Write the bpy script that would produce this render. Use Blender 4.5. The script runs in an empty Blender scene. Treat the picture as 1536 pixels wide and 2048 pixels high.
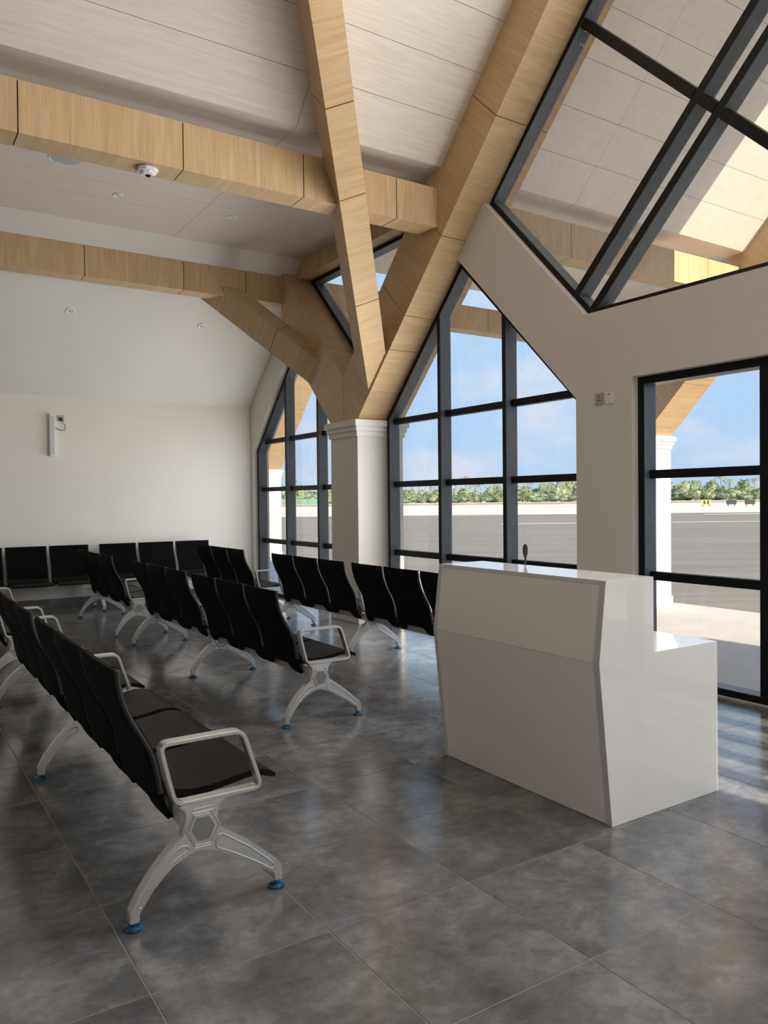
import bpy, bmesh, math, random
from mathutils import Vector, Matrix
random.seed(7)
SC = bpy.context.scene
COL = SC.collection

# ------------------------------------------------------------------ camera
CAM_H = 1.446
F_PX, PITCH, ROLL, YAW = 1567.638, -0.01578, -0.010127, 0.578264
cam_d = bpy.data.cameras.new('camera')
cam_d.sensor_fit = 'HORIZONTAL'
cam_d.sensor_width = 36.0
cam_d.lens = F_PX / 1536 * 36.0
cam_d.clip_start = 0.05
cam_d.clip_end = 3000
cam = bpy.data.objects.new('camera', cam_d)
COL.objects.link(cam)
_c, _s = math.cos(YAW), math.sin(YAW)
_r = Vector((_c, -_s, 0)); _f = Vector((_s, _c, 0)); _u = Vector((0, 0, 1))
_f2 = _f * math.cos(PITCH) + _u * math.sin(PITCH)
_u2 = -_f * math.sin(PITCH) + _u * math.cos(PITCH)
_r3 = _r * math.cos(ROLL) + _u2 * math.sin(ROLL)
_u3 = -_r * math.sin(ROLL) + _u2 * math.cos(ROLL)
cam.matrix_world = Matrix((( _r3.x, _u3.x, -_f2.x, 0), (_r3.y, _u3.y, -_f2.y, 0),
                           (_r3.z, _u3.z, -_f2.z, CAM_H), (0, 0, 0, 1)))
SC.camera = cam

# ------------------------------------------------------------------ view, sky, sun, fill lamps
vs = SC.view_settings
vs.view_transform = 'Standard'; vs.look = 'None'
vs.exposure = 0.0; vs.gamma = 1.0; vs.use_curve_mapping = False
SUN_DIR = Vector((0.03, -1.0, 0.50)).normalized()      # towards the sun
SUN_STRENGTH = 9.0
SKY_STRENGTH = 0.98
REAR_LIGHT = 24.0
BAY_LIGHT = 90.0
WIN_FILL = {'big_window_fill_lamp': (5.75, 1.5, 2.4, 2.0, 132.0), 'corner_window_fill_lamp': (9.7, 1.4, 2.3, 2.2, 63.0), 'gable_window_fill_lamp': (2.3, 4.6, 2.4, 3.6, 235.0)}

world = bpy.data.worlds.new('sky'); SC.world = world
world.use_nodes = True
wn, wl = world.node_tree.nodes, world.node_tree.links
wn.clear()
def wnode(t, **k):
    n = wn.new(t)
    for a, b in k.items(): setattr(n, a, b)
    return n
tc = wnode('ShaderNodeTexCoord')
sep = wnode('ShaderNodeSeparateXYZ'); wl.new(tc.outputs['Generated'], sep.inputs[0])
ramp = wnode('ShaderNodeValToRGB'); wl.new(sep.outputs['Z'], ramp.inputs[0])
cr = ramp.color_ramp
cr.elements[0].position = 0.0;  cr.elements[0].color = (0.56, 0.74, 0.98, 1)
cr.elements[1].position = 1.0;  cr.elements[1].color = (0.22, 0.40, 0.80, 1)
e = cr.elements.new(0.10); e.color = (0.50, 0.74, 1.05, 1)
e = cr.elements.new(0.35); e.color = (0.52, 0.77, 1.10, 1)
mp = wnode('ShaderNodeMapping'); mp.inputs['Scale'].default_value = (5, 5, 11)
wl.new(tc.outputs['Generated'], mp.inputs[0])
nz = wnode('ShaderNodeTexNoise'); nz.inputs['Scale'].default_value = 1.35; nz.inputs['Detail'].default_value = 7; nz.inputs['Roughness'].default_value = 0.55
wl.new(mp.outputs[0], nz.inputs['Vector'])
cm = wnode('ShaderNodeValToRGB'); wl.new(nz.outputs['Fac'], cm.inputs[0])
cm.color_ramp.elements[0].position = 0.47; cm.color_ramp.elements[0].color = (0, 0, 0, 1)
cm.color_ramp.elements[1].position = 0.70; cm.color_ramp.elements[1].color = (0.8, 0.8, 0.8, 1)
mix = wnode('ShaderNodeMixRGB'); wl.new(cm.outputs[0], mix.inputs[0]); wl.new(ramp.outputs[0], mix.inputs[1])
mix.inputs[2].default_value = (0.86, 0.88, 0.96, 1)
bg = wnode('ShaderNodeBackground'); bg.inputs[1].default_value = SKY_STRENGTH
wl.new(mix.outputs[0], bg.inputs[0])
wo = wnode('ShaderNodeOutputWorld'); wl.new(bg.outputs[0], wo.inputs[0])

def add_light(name, kind, energy, color, **kw):
    d = bpy.data.lights.new(name, kind); d.energy = energy; d.color = color
    for a, b in kw.items(): setattr(d, a, b)
    o = bpy.data.objects.new(name, d); COL.objects.link(o); return o
sun = add_light('sun', 'SUN', SUN_STRENGTH, (1.0, 0.87, 0.68), angle=0.009)
sun.rotation_euler = SUN_DIR.to_track_quat('Z', 'Y').to_euler()
# added fill lamps before the rear wall and near bay, boosting the daylight
rear = add_light('rear_fill_lamp', 'AREA', REAR_LIGHT, (1.0, 0.96, 0.90), shape='RECTANGLE', size=4.6, size_y=3.6)
rear.location = (2.3, -3.0, 2.4); rear.rotation_euler = (math.radians(-90), 0, math.radians(180))
rear.rotation_euler = Vector((0, -1, 0)).to_track_quat('Z', 'Y').to_euler()
bay = add_light('near_bay_fill_lamp', 'AREA', BAY_LIGHT, (1.0, 0.97, 0.93), shape='RECTANGLE', size=3.6, size_y=4.4)
bay.visible_glossy = False
bay.location = (4.96, -0.8, 2.1)
bay.rotation_euler = Vector((1, 0, 0)).to_track_quat('Z', 'Y').to_euler()

for nm, (y_, z_, h_, w_, p_) in WIN_FILL.items():  # lamps added inside the glazing to strengthen the sky's own daylight
    l_ = add_light(nm, 'AREA', p_, (0.98, 0.985, 1.0), shape='RECTANGLE', size=h_, size_y=w_)
    l_.visible_glossy = False
    l_.location = (5.09, y_, z_); l_.rotation_euler = Vector((1, 0, 0)).to_track_quat('Z', 'Y').to_euler()

# ------------------------------------------------------------------ materials
MATS = {}
class NT:
    def __init__(self, name):
        self.m = bpy.data.materials.new(name); self.m.use_nodes = True
        self.t = self.m.node_tree; self.b = self.t.nodes['Principled BSDF']
        MATS[name] = self.m
    def n(self, t, **k):
        x = self.t.nodes.new(t)
        for a, v in k.items(): setattr(x, a, v)
        return x
    def l(self, a, b): self.t.links.new(a, b)
    def set(self, **k):
        for a, v in k.items(): self.b.inputs[a.replace('_', ' ')].default_value = v
        return self
    def coords(self, scale, space='Object', per_object=True):
        tcn = self.n('ShaderNodeTexCoord'); out = tcn.outputs[space]
        if per_object:
            oi = self.n('ShaderNodeObjectInfo')
            mu = self.n('ShaderNodeVectorMath', operation='SCALE'); mu.inputs[0].default_value = (31.0, 47.0, 19.0)
            self.l(oi.outputs['Random'], mu.inputs['Scale'])
            ad = self.n('ShaderNodeVectorMath', operation='ADD'); self.l(out, ad.inputs[0]); self.l(mu.outputs[0], ad.inputs[1])
            out = ad.outputs[0]
        mpn = self.n('ShaderNodeMapping'); mpn.inputs['Scale'].default_value = scale
        self.l(out, mpn.inputs[0]); return mpn.outputs[0]
    def noise(self, vec, scale, detail=4, rough=0.55, dist=0.0):
        x = self.n('ShaderNodeTexNoise'); self.l(vec, x.inputs['Vector'])
        x.inputs['Scale'].default_value = scale; x.inputs['Detail'].default_value = detail
        x.inputs['Roughness'].default_value = rough; x.inputs['Distortion'].default_value = dist
        return x.outputs['Fac']
    def ramp(self, fac, stops):
        x = self.n('ShaderNodeValToRGB'); self.l(fac, x.inputs[0]); r = x.color_ramp
        r.elements[0].position, r.elements[0].color = stops[0][0], (*stops[0][1], 1)
        r.elements[1].position, r.elements[1].color = stops[-1][0], (*stops[-1][1], 1)
        for p, c in stops[1:-1]:
            el = r.elements.new(p); el.color = (*c, 1)
        return x.outputs[0]
    def bump(self, fac, strength=0.1, dist=0.01):
        x = self.n('ShaderNodeBump'); x.inputs['Strength'].default_value = strength; x.inputs['Distance'].default_value = dist
        self.l(fac, x.inputs['Height']); self.l(x.outputs[0], self.b.inputs['Normal'])

def plain(name, col, rough=0.5, metal=0.0, spec=0.5, var=0.06, scale=6.0):
    t = NT(name); v = t.coords((1, 1, 1))
    f = t.noise(v, scale, 3)
    lo = tuple(c * (1 - var) for c in col); hi = tuple(min(1, c * (1 + var)) for c in col)
    t.l(t.ramp(f, [(0.3, lo), (0.7, hi)]), t.b.inputs['Base Color'])
    t.set(Roughness=rough, Metallic=metal, Specular_IOR_Level=spec)
    return t.m

plain('plaster', (0.73, 0.70, 0.645), 0.6, 0, 0.3, 0.02, 1.5)
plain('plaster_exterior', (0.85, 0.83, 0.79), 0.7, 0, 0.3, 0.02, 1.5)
plain('cap_plaster', (0.76, 0.735, 0.69), 0.55, 0, 0.3, 0.02, 2)
plain('frame_metal', (0.007, 0.0075, 0.009), 0.45, 0.0, 0.2, 0.15, 20)
plain('mullion_side', (0.13, 0.15, 0.165), 0.42, 0.0, 0.5, 0.12, 18)
plain('joint_dark', (0.02, 0.015, 0.01), 0.9)
plain('desk_white', (0.82, 0.815, 0.80), 0.035, 0, 0.6, 0.01, 2)
plain('desk_front', (0.93, 0.915, 0.89), 0.13, 0, 0.5, 0.01, 2)
plain('desk_edge', (0.64, 0.635, 0.62), 0.25, 0, 0.5, 0.01, 2)
plain('chair_black', (0.0035, 0.0035, 0.0045), 0.7, 0, 0.10, 0.2, 40)
plain('seat_black', (0.0085, 0.0073, 0.0062), 0.5, 0, 0.14, 0.15, 30)
plain('cast_metal', (0.70, 0.70, 0.70), 0.31, 0.78, 0.5, 0.05, 60)
plain('hex_plate', (0.24, 0.26, 0.25), 0.25, 0.3, 0.5, 0.03)
plain('beam_metal', (0.58, 0.58, 0.55), 0.4, 0.1, 0.5, 0.05)
plain('foot_blue', (0.018, 0.115, 0.23), 0.15, 0.35, 0.6, 0.5, 45)
plain('white_plastic', (0.80, 0.80, 0.80), 0.35, 0, 0.5, 0.01)
plain('socket_beige', (0.42, 0.37, 0.32), 0.35, 0, 0.5, 0.02)
plain('dark_plastic', (0.02, 0.02, 0.022), 0.4)
plain('grille_grey', (0.42, 0.46, 0.48), 0.6)
plain('cable_dark', (0.05, 0.045, 0.04), 0.5)
plain('trunk', (0.30, 0.25, 0.19), 0.9, 0, 0.1, 0.2, 3)
plain('sign_yellow', (0.75, 0.62, 0.10), 0.5)
plain('netting_green', (0.15, 0.27, 0.21), 0.8)

def wood(name, a, b, c):
    t = NT(name)
    v = t.coords((7.0, 0.55, 0.55))
    f1 = t.noise(v, 1.6, 6, 0.6, 1.6)
    v2 = t.coords((40.0, 1.2, 1.2)); f2 = t.noise(v2, 2.2, 4, 0.6, 0.3)
    mx = t.n('ShaderNodeMixRGB'); mx.inputs[0].default_value = 0.42
    t.l(f1, mx.inputs[1]); t.l(f2, mx.inputs[2])
    t.l(t.ramp(mx.outputs[0], [(0.33, a), (0.52, b), (0.68, c)]), t.b.inputs['Base Color'])
    t.set(Roughness=0.42, Specular_IOR_Level=0.45)
    return t.m
wood('oak', (0.47, 0.305, 0.155), (0.56, 0.385, 0.21), (0.66, 0.48, 0.285))

def ceiling_mat(name, a, b):
    t = NT(name)
    v = t.coords((0.8, 14, 14)); f = t.noise(v, 3.0, 5, 0.6)
    t.l(t.ramp(f, [(0.3, a), (0.7, b)]), t.b.inputs['Base Color'])
    t.set(Roughness=0.42, Specular_IOR_Level=0.4)
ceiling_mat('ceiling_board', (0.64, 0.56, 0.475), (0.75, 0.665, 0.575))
ceiling_mat('ceiling_board_lit', (0.84, 0.765, 0.68), (0.90, 0.83, 0.75))  # same boards on the porch, colour lightened to stand in for bounced light

def tile_mat():
    t = NT('floor_tile')
    v = t.coords((1, 1, 1))
    f1 = t.noise(v, 3.4, 10, 0.62, 0.35)
    v2 = t.coords((1.0, 1.25, 1)); f2 = t.noise(v2, 15.0, 8, 0.68, 0.25)
    mx = t.n('ShaderNodeMixRGB'); mx.inputs[0].default_value = 0.38; t.l(f1, mx.inputs[1]); t.l(f2, mx.inputs[2])
    t.l(t.ramp(mx.outputs[0], [(0.34, (0.070, 0.071, 0.073)), (0.5, (0.138, 0.139, 0.142)), (0.66, (0.256, 0.257, 0.260))]), t.b.inputs['Base Color'])
    f3 = t.noise(v, 5.0, 6, 0.65, 0.4)
    mr = t.n('ShaderNodeMapRange'); t.l(f3, mr.inputs[0])
    mr.inputs[1].default_value = 0.3; mr.inputs[2].default_value = 0.7
    mr.inputs[3].default_value = 0.11; mr.inputs[4].default_value = 0.25
    t.l(mr.outputs[0], t.b.inputs['Roughness'])
    t.set(Specular_IOR_Level=0.9)
    t.bump(f3, 0.03, 0.004)
tile_mat()
plain('joint_ceiling', (0.58, 0.52, 0.45), 0.8)
plain('grout', (0.30, 0.29, 0.28), 0.8)

def glass_mat():
    t = NT('glass'); t.t.nodes.remove(t.b)
    tr = t.n('ShaderNodeBsdfTransparent'); tr.inputs[0].default_value = (0.985, 0.99, 0.985, 1)
    gl = t.n('ShaderNodeBsdfGlossy'); gl.inputs['Roughness'].default_value = 0.02
    lw = t.n('ShaderNodeLayerWeight'); lw.inputs['Blend'].default_value = 0.5
    pw = t.n('ShaderNodeMath', operation='POWER'); t.l(lw.outputs['Facing'], pw.inputs[0]); pw.inputs[1].default_value = 4.0
    fr = t.n('ShaderNodeMath', operation='MULTIPLY_ADD'); t.l(pw.outputs[0], fr.inputs[0]); fr.inputs[1].default_value = 0.5; fr.inputs[2].default_value = 0.025
    m1 = t.n('ShaderNodeMixShader'); t.l(fr.outputs[0], m1.inputs[0]); t.l(tr.outputs[0], m1.inputs[1]); t.l(gl.outputs[0], m1.inputs[2])
    df = t.n('ShaderNodeBsdfTranslucent'); df.inputs[0].default_value = (0.9, 0.9, 0.9, 1)
    v = t.coords((1, 1, 1)); f = t.noise(v, 3.0, 8, 0.7, 1.2)
    mr = t.n('ShaderNodeMapRange'); t.l(f, mr.inputs[0]); mr.inputs[1].default_value = 0.42; mr.inputs[2].default_value = 0.75
    mr.inputs[3].default_value = 0.005; mr.inputs[4].default_value = 0.07
    m2 = t.n('ShaderNodeMixShader'); t.l(mr.outputs[0], m2.inputs[0]); t.l(m1.outputs[0], m2.inputs[1]); t.l(df.outputs[0], m2.inputs[2])
    out = [n for n in t.t.nodes if n.type == 'OUTPUT_MATERIAL'][0]
    t.l(m2.outputs[0], out.inputs[0])
glass_mat()

def ground_mat(name, a, b, sc, rough=0.85):
    t = NT(name); v = t.coords(sc, 'Object', False)
    f = t.noise(v, 1.0, 8, 0.65, 0.3)
    t.l(t.ramp(f, [(0.3, a), (0.7, b)]), t.b.inputs['Base Color']); t.set(Roughness=rough, Specular_IOR_Level=0.2)
ground_mat('asphalt', (0.20, 0.18, 0.155), (0.29, 0.265, 0.23), (0.16, 1.6, 1))
ground_mat('sand', (0.62, 0.56, 0.46), (0.80, 0.75, 0.66), (0.05, 0.12, 0.1))
ground_mat('patio_concrete', (0.52, 0.50, 0.475), (0.61, 0.59, 0.56), (0.8, 0.8, 1))
ground_mat('paint_white', (0.78, 0.76, 0.72), (0.85, 0.83, 0.80), (0.5, 0.5, 1))
def leaf_mat(name, a, b):
    t = NT(name); v = t.coords((1, 1, 1)); f = t.noise(v, 0.7, 4)
    t.l(t.ramp(f, [(0.3, a), (0.7, b)]), t.b.inputs['Base Color']); t.set(Roughness=0.7, Specular_IOR_Level=0.2)
leaf_mat('leaf_green', (0.15, 0.20, 0.11), (0.33, 0.38, 0.22))
leaf_mat('leaf_dark', (0.12, 0.17, 0.10), (0.24, 0.30, 0.18))
leaf_mat('frond_green', (0.24, 0.28, 0.15), (0.42, 0.44, 0.26))

# ------------------------------------------------------------------ mesh helpers
def link(name, me, mat=None, parent=None, kind=None, smooth=False):
    if mat and not me.materials: me.materials.append(MATS[mat])
    o = bpy.data.objects.new(name, me); COL.objects.link(o)
    if parent is not None: o.parent = parent
    if kind: o['kind'] = kind
    return o
def mesh(name, verts, faces, smooth=False, angle=35):
    me = bpy.data.meshes.new(name); me.from_pydata([tuple(v) for v in verts], [], faces)
    bm = bmesh.new(); bm.from_mesh(me); bmesh.ops.recalc_face_normals(bm, faces=bm.faces); bm.to_mesh(me); bm.free()
    if smooth:
        me.polygons.foreach_set('use_smooth', [True] * len(me.polygons))
        me.set_sharp_from_angle(angle=math.radians(angle))
    me.update(); return me
class MB:
    def __init__(self): self.v = []; self.f = []
    def add(self, vs, fs):
        o = len(self.v); self.v += [Vector(v) for v in vs]; self.f += [tuple(i + o for i in f) for f in fs]
    def box(self, x0, x1, y0, y1, z0, z1):
        self.add([(x0,y0,z0),(x1,y0,z0),(x1,y1,z0),(x0,y1,z0),(x0,y0,z1),(x1,y0,z1),(x1,y1,z1),(x0,y1,z1)],
                 [(0,3,2,1),(4,5,6,7),(0,1,5,4),(1,2,6,5),(2,3,7,6),(3,0,4,7)])
    def prism(self, poly, axis, a, b):
        """poly: 2-D points, extruded along axis between a and b. axis 0: (y,z); 1: (x,z); 2: (x,y)"""
        n = len(poly)
        def pt(p, w):
            return {0: (w, p[0], p[1]), 1: (p[0], w, p[1]), 2: (p[0], p[1], w)}[axis]
        vs = [pt(p, a) for p in poly] + [pt(p, b) for p in poly]
        fs = [tuple(range(n)), tuple(range(2 * n - 1, n - 1, -1))] + [(i, (i + 1) % n, n + (i + 1) % n, n + i) for i in range(n)]
        self.add(vs, fs)
    def tube(self, pts, r, n=8, closed=False, rs=None):
        pts = [Vector(p) for p in pts]; m = len(pts); rings = []; prev = None
        for i, p in enumerate(pts):
            if closed: d = pts[(i + 1) % m] - pts[i - 1]
            else: d = pts[min(i + 1, m - 1)] - pts[max(i - 1, 0)]
            d.normalize()
            up = Vector((0, 0, 1)) if abs(d.z) < 0.95 else Vector((1, 0, 0))
            if prev is None: a = d.cross(up).normalized()
            else: a = (prev - d * prev.dot(d)).normalized()
            prev = a; b = d.cross(a); rr = rs[i] if rs else r
            rings.append([p + (a * math.cos(2*math.pi*k/n) + b * math.sin(2*math.pi*k/n)) * rr for k in range(n)])
        vs = [v for ring in rings for v in ring]; fs = []
        for i in range(m if closed else m - 1):
            j = (i + 1) % m
            for k in range(n): fs.append((i*n+k, i*n+(k+1) % n, j*n+(k+1) % n, j*n+k))
        if not closed:
            fs.append(tuple(range(n))); fs.append(tuple((m-1)*n + k for k in range(n)))
        self.add(vs, fs)
    def disc(self, c, axis, r, h, n=24, r2=None):
        """short cylinder or cone from c along axis vector"""
        ax = Vector(axis).normalized(); up = Vector((0,0,1)) if abs(ax.z) < .9 else Vector((1,0,0))
        a = ax.cross(up).normalized(); b = ax.cross(a); c = Vector(c); r2 = r if r2 is None else r2
        vs = [c + (a*math.cos(2*math.pi*k/n) + b*math.sin(2*math.pi*k/n)) * r for k in range(n)]
        vs += [c + ax*h + (a*math.cos(2*math.pi*k/n) + b*math.sin(2*math.pi*k/n)) * r2 for k in range(n)]
        self.add(vs, [tuple(range(n)), tuple(range(2*n-1, n-1, -1))] + [(k, (k+1) % n, n+(k+1) % n, n+k) for k in range(n)])
    def build(self, name, mat, parent=None, kind=None, smooth=False, bevel=0, angle=35, origin=None):
        vs = self.v
        if origin is not None: vs = [v - Vector(origin) for v in vs]
        me = mesh(name, vs, self.f)
        if bevel:
            bm = bmesh.new(); bm.from_mesh(me)
            eds = [e for e in bm.edges if len(e.link_faces) == 2 and e.calc_face_angle() > math.radians(30)]
            bmesh.ops.bevel(bm, geom=eds, offset=bevel, segments=2, affect='EDGES', clamp_overlap=True)
            bm.to_mesh(me); bm.free()
        if smooth:
            me.polygons.foreach_set('use_smooth', [True] * len(me.polygons)); me.set_sharp_from_angle(angle=math.radians(angle))
        o = link(name, me, mat, parent, kind)
        if origin is not None: o.location = origin
        return o
def thing(name, label, cat, loc=(0, 0, 0), rz=0.0, group=None):
    o = bpy.data.objects.new(name, None); COL.objects.link(o); o.empty_display_size = 0.1
    o.location = loc; o.rotation_euler = (0, 0, rz); o['label'] = label; o['category'] = cat
    if group: o['group'] = group
    return o
def tag(o, label, cat, group=None, kind=None):
    o['label'] = label; o['category'] = cat
    if group: o['group'] = group
    if kind: o['kind'] = kind
    return o
def copy_tree(o, parent=None):
    c = o.copy(); COL.objects.link(c)
    if parent is not None: c.parent = parent
    for ch in list(o.children): copy_tree(ch, c)
    return c
def spline(pts, n):
    """Catmull-Rom resample of 2-D points"""
    P = [pts[0]] + list(pts) + [pts[-1]]; out = []; m = len(pts) - 1
    for k in range(n + 1):
        t = k / n * m; i = min(int(t), m - 1); u = t - i
        a, b, c, d = P[i], P[i+1], P[i+2], P[i+3]
        out.append(tuple(0.5*((2*b[j]) + (-a[j]+c[j])*u + (2*a[j]-5*b[j]+4*c[j]-d[j])*u*u + (-a[j]+3*b[j]-3*c[j]+d[j])*u**3) for j in range(len(a))))
    return out
def round_poly(pts, r, seg=4):
    out = []; n = len(pts)
    for i in range(n):
        p0, p1, p2 = (Vector((*pts[i-1], 0)), Vector((*pts[i], 0)), Vector((*pts[(i+1) % n], 0)))
        a = (p0 - p1); b = (p2 - p1); rr = min(r, a.length*.45, b.length*.45)
        s = p1 + a.normalized()*rr; t = p1 + b.normalized()*rr
        for k in range(seg + 1):
            u = k/seg; q = s*(1-u)**2 + p1*2*u*(1-u) + t*u*u; out.append((q.x, q.y))
    return out

# ------------------------------------------------------------------ key dimensions (metres)
XC, XW, XF, XG = 4.725, 5.03, 5.10, 5.225        # column face, plaster face, frame front, glass
X_END = 10.60                                     # outer end of the porch roof
YB = 11.55                                        # back wall
Y_COL = 8.10                                      # column centre line
YR = 3.06                                         # ridge line
Z_FLAT, Y_FOLD, SLOPE = 4.70, 6.16, 1.012         # flat ceiling, fold to the pitched ceiling
Z_RIDGE = Z_FLAT + (Y_FOLD - YR) * SLOPE
X_LEFT, Y_REAR = -7.0, -3.3
Z_FOLD, Y_LEAN = 2.92, 9.50

# ------------------------------------------------------------------ floor
T = 0.600
TX, TY = 0.6605, 2.2926
floor = MB(); floor.box(X_LEFT - .2, 5.30, Y_REAR - .2, YB + .2, -0.30, -0.0016)
floor = floor.build('floor', 'grout', kind='structure')
g = 0.0021
def tile_mesh(w, d):
    m = MB(); m.box(-w/2 + g, w/2 - g, -d/2 + g, d/2 - g, -0.010, 0.0)
    me = mesh('tile', m.v, m.f)
    bm = bmesh.new(); bm.from_mesh(me)
    bmesh.ops.bevel(bm, geom=[e for e in bm.edges if all(v.co.z > -0.001 for v in e.verts)], offset=0.0007, segments=1, affect='EDGES')
    bm.to_mesh(me); bm.free(); me.materials.append(MATS['floor_tile']); return me
tile_cache = {}
def in_view(p):
    q = Vector(p) - Vector((0, 0, CAM_H)); d = q.dot(_f2)
    if d < 0.3: return False
    u = 768 + F_PX*q.dot(_r3)/d; v = 1024 - F_PX*q.dot(_u3)/d
    return -250 < u < 1786 and -200 < v < 2300
rest = MB(); tile_n = 0
for i in range(-13, 9):
    for j in range(-10, 17):
        x0, x1 = TX + i*T, TX + (i+1)*T; y0, y1 = TY + j*T, TY + (j+1)*T
        x0, x1 = max(x0, X_LEFT), min(x1, 5.13); y0, y1 = max(y0, Y_REAR), min(y1, YB)
        if x1 - x0 < .02 or y1 - y0 < .02: continue
        c = ((x0+x1)/2, (y0+y1)/2, 0)
        if any(in_view((x, y, 0)) for x in (x0, c[0], x1) for y in (y0, c[1], y1)):
            key = (round(x1-x0, 3), round(y1-y0, 3))
            if key not in tile_cache: tile_cache[key] = tile_mesh(*key)
            o = link('floor_tile', tile_cache[key], parent=floor); o.location = c; tile_n += 1
        else:
            rest.box(x0+g, x1-g, y0+g, y1-g, -0.012, 0.0)
rest.build('floor_tiles', 'floor_tile', floor, kind='stuff')

# ------------------------------------------------------------------ walls
def lean_z(y): return Z_FOLD + (YB - y) * (Z_FLAT - Z_FOLD) / (YB - Y_LEAN)
m = MB()
m.prism([(YB, -0.3), (YB + .25, -0.3), (YB + .25, Z_FLAT + .3), (Y_LEAN, Z_FLAT + .3), (Y_LEAN, Z_FLAT), (YB, Z_FOLD)], 0, X_LEFT - .2, XW + .2)
wall_back = m.build('wall_back', 'plaster', kind='structure')
# skirting tiles
sk = bpy.data.objects.new('baseboard_back', None); COL.objects.link(sk); sk['kind'] = 'structure'
m = MB(); m.box(-T/2 + .0015, T/2 - .0015, -.012, 0, 0.002, 0.125); me_sk = mesh('skirting_tile', m.v, m.f); me_sk.materials.append(MATS['floor_tile'])
for i in range(-6, 7):
    xc_ = TX + (i + .5)*T
    o = link('skirting_tile', me_sk, parent=sk); o.location = (xc_, YB - .0005, 0)

W1 = [(4.115, 0.0), (4.115, 2.395), (2.005, 2.395), (2.005, 0.0)]
W2 = [(7.73, 0.0), (7.73, 2.40), (6.31, 3.875), (4.70, 2.29), (4.70, 0.0)]
W3 = [(11.46, 0.0), (11.46, 2.23), (9.95, 3.77), (8.47, 2.40), (8.47, 0.0)]
W4 = [(5.88, 4.334), (4.60, 2.98), (1.52, 2.98), (0.24, 4.334), (3.06, 7.15)]
W5 = [(9.62, 4.47), (6.58, 4.47), (8.10, 2.95)]
def mir(p): return [(2*YR - y, z) for y, z in p]
m = MB(); XWB = 5.30
half = [
    [(4.70, -.2), (4.115, -.2), (4.115, 2.395), (4.70, 2.29)],
    [(4.70, 2.29), (4.115, 2.395), (4.115, 2.98), (4.60, 2.98)],
    [(4.70, 2.29), (4.60, 2.98), (5.95, 4.40), (6.36, 3.95)],
]
for p in half: m.prism(p, 0, XW, XWB); m.prism(mir(p), 0, XW, XWB)
m.prism([(4.115, 2.395), (4.115, 2.98), (2.005, 2.98), (2.005, 2.395)], 0, XW, XWB)
m.prism([(11.60, -.2), (11.46, -.2), (11.46, 2.23), (11.60, 2.95)], 0, XW, XWB)
m.prism([(11.60, 2.95), (11.46, 2.23), (9.95, 3.77), (9.95, lean_z(9.95) + .1)], 0, XW, XWB)
wall_right = m.build('wall_right', 'plaster', kind='structure')
# rear wall (behind the camera) with a barred door slot near the windows, and the opposite wall
m = MB()
m.box(X_LEFT - .2, 3.64, Y_REAR - .25, Y_REAR, -.3, 8.0)
m.box(5.0, 5.3, Y_REAR - .25, Y_REAR, -.3, 8.0)
m.box(3.64, 5.0, Y_REAR - .25, Y_REAR, 3.35, 8.0)
m.build('wall_rear', 'plaster', kind='structure')
m = MB()
for k in range(4): m.box(3.80 + .30*k, 3.95 + .30*k, Y_REAR - .18, Y_REAR - .08, 0, 3.35)
dr = m.build('door_2', 'frame_metal', kind='structure')
m = MB(); m.box(X_LEFT - .25, X_LEFT, Y_REAR - .2, YB + .2, -.3, 8.2); m.build('wall_left', 'plaster', kind='structure')
m = MB(); m.prism([(1.42, -.2), (1.42, 2.29), (-.20, 3.87), (-1.57, 2.4), (-1.57, -.2), (-3.4, -.2), (-3.4, 4.9), (.1, 4.7), (.24, 4.334), (1.52, 2.98), (1.50, -.2)], 0, XW + .02, XWB - .02)
m.build('wall_right_rear', 'plaster', kind='structure')

# ------------------------------------------------------------------ ceiling
ceil = MB()
ceil.box(X_LEFT - .2, 5.30, Y_FOLD, YB + .3, Z_FLAT + .02, Z_FLAT + .30)
ceil.box(5.30, X_END, Y_FOLD, Y_LEAN, Z_FLAT + .02, Z_FLAT + .30)
sl = [(Y_FOLD, Z_FLAT + .018), (YR, Z_RIDGE + .018), (YR, Z_RIDGE + .40), (Y_FOLD, Z_FLAT + .30)]
ceil.prism(sl, 0, X_LEFT - .2, X_END)
ceil.prism(mir(sl), 0, X_LEFT - .2, 8.55)
ceil.box(X_LEFT - .2, 5.30, Y_REAR - .4, 2*YR - Y_FOLD, Z_FLAT + .02, Z_FLAT + .30)
ceiling = ceil.build('ceiling', 'joint_ceiling', kind='structure')
JX = [X_LEFT, -3.73, -0.29, 3.15, 5.20, 6.59, 10.03, X_END]
gp = 0.002
ln = math.hypot(1, SLOPE); un = Vector((0, -1/ln, SLOPE/ln)); nn_ = Vector((0, -SLOPE/ln, -1/ln))
rows_s = 10; dy = (Y_FOLD - YR)/rows_s
rows_f = 8; dyf = (Y_LEAN - Y_FOLD)/rows_f
cache = {}
def board_mesh(w, d, mat):
    key = (round(w, 3), round(d, 3), mat)
    if key not in cache:
        m = MB(); m.box(-w/2+gp, w/2-gp, -d/2+gp, d/2-gp, 0, 0.016); cache[key] = mesh('ceiling_board', m.v, m.f); cache[key].materials.append(MATS[mat])
    return cache[key]
ang = math.atan(SLOPE)
rest = MB()
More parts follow.
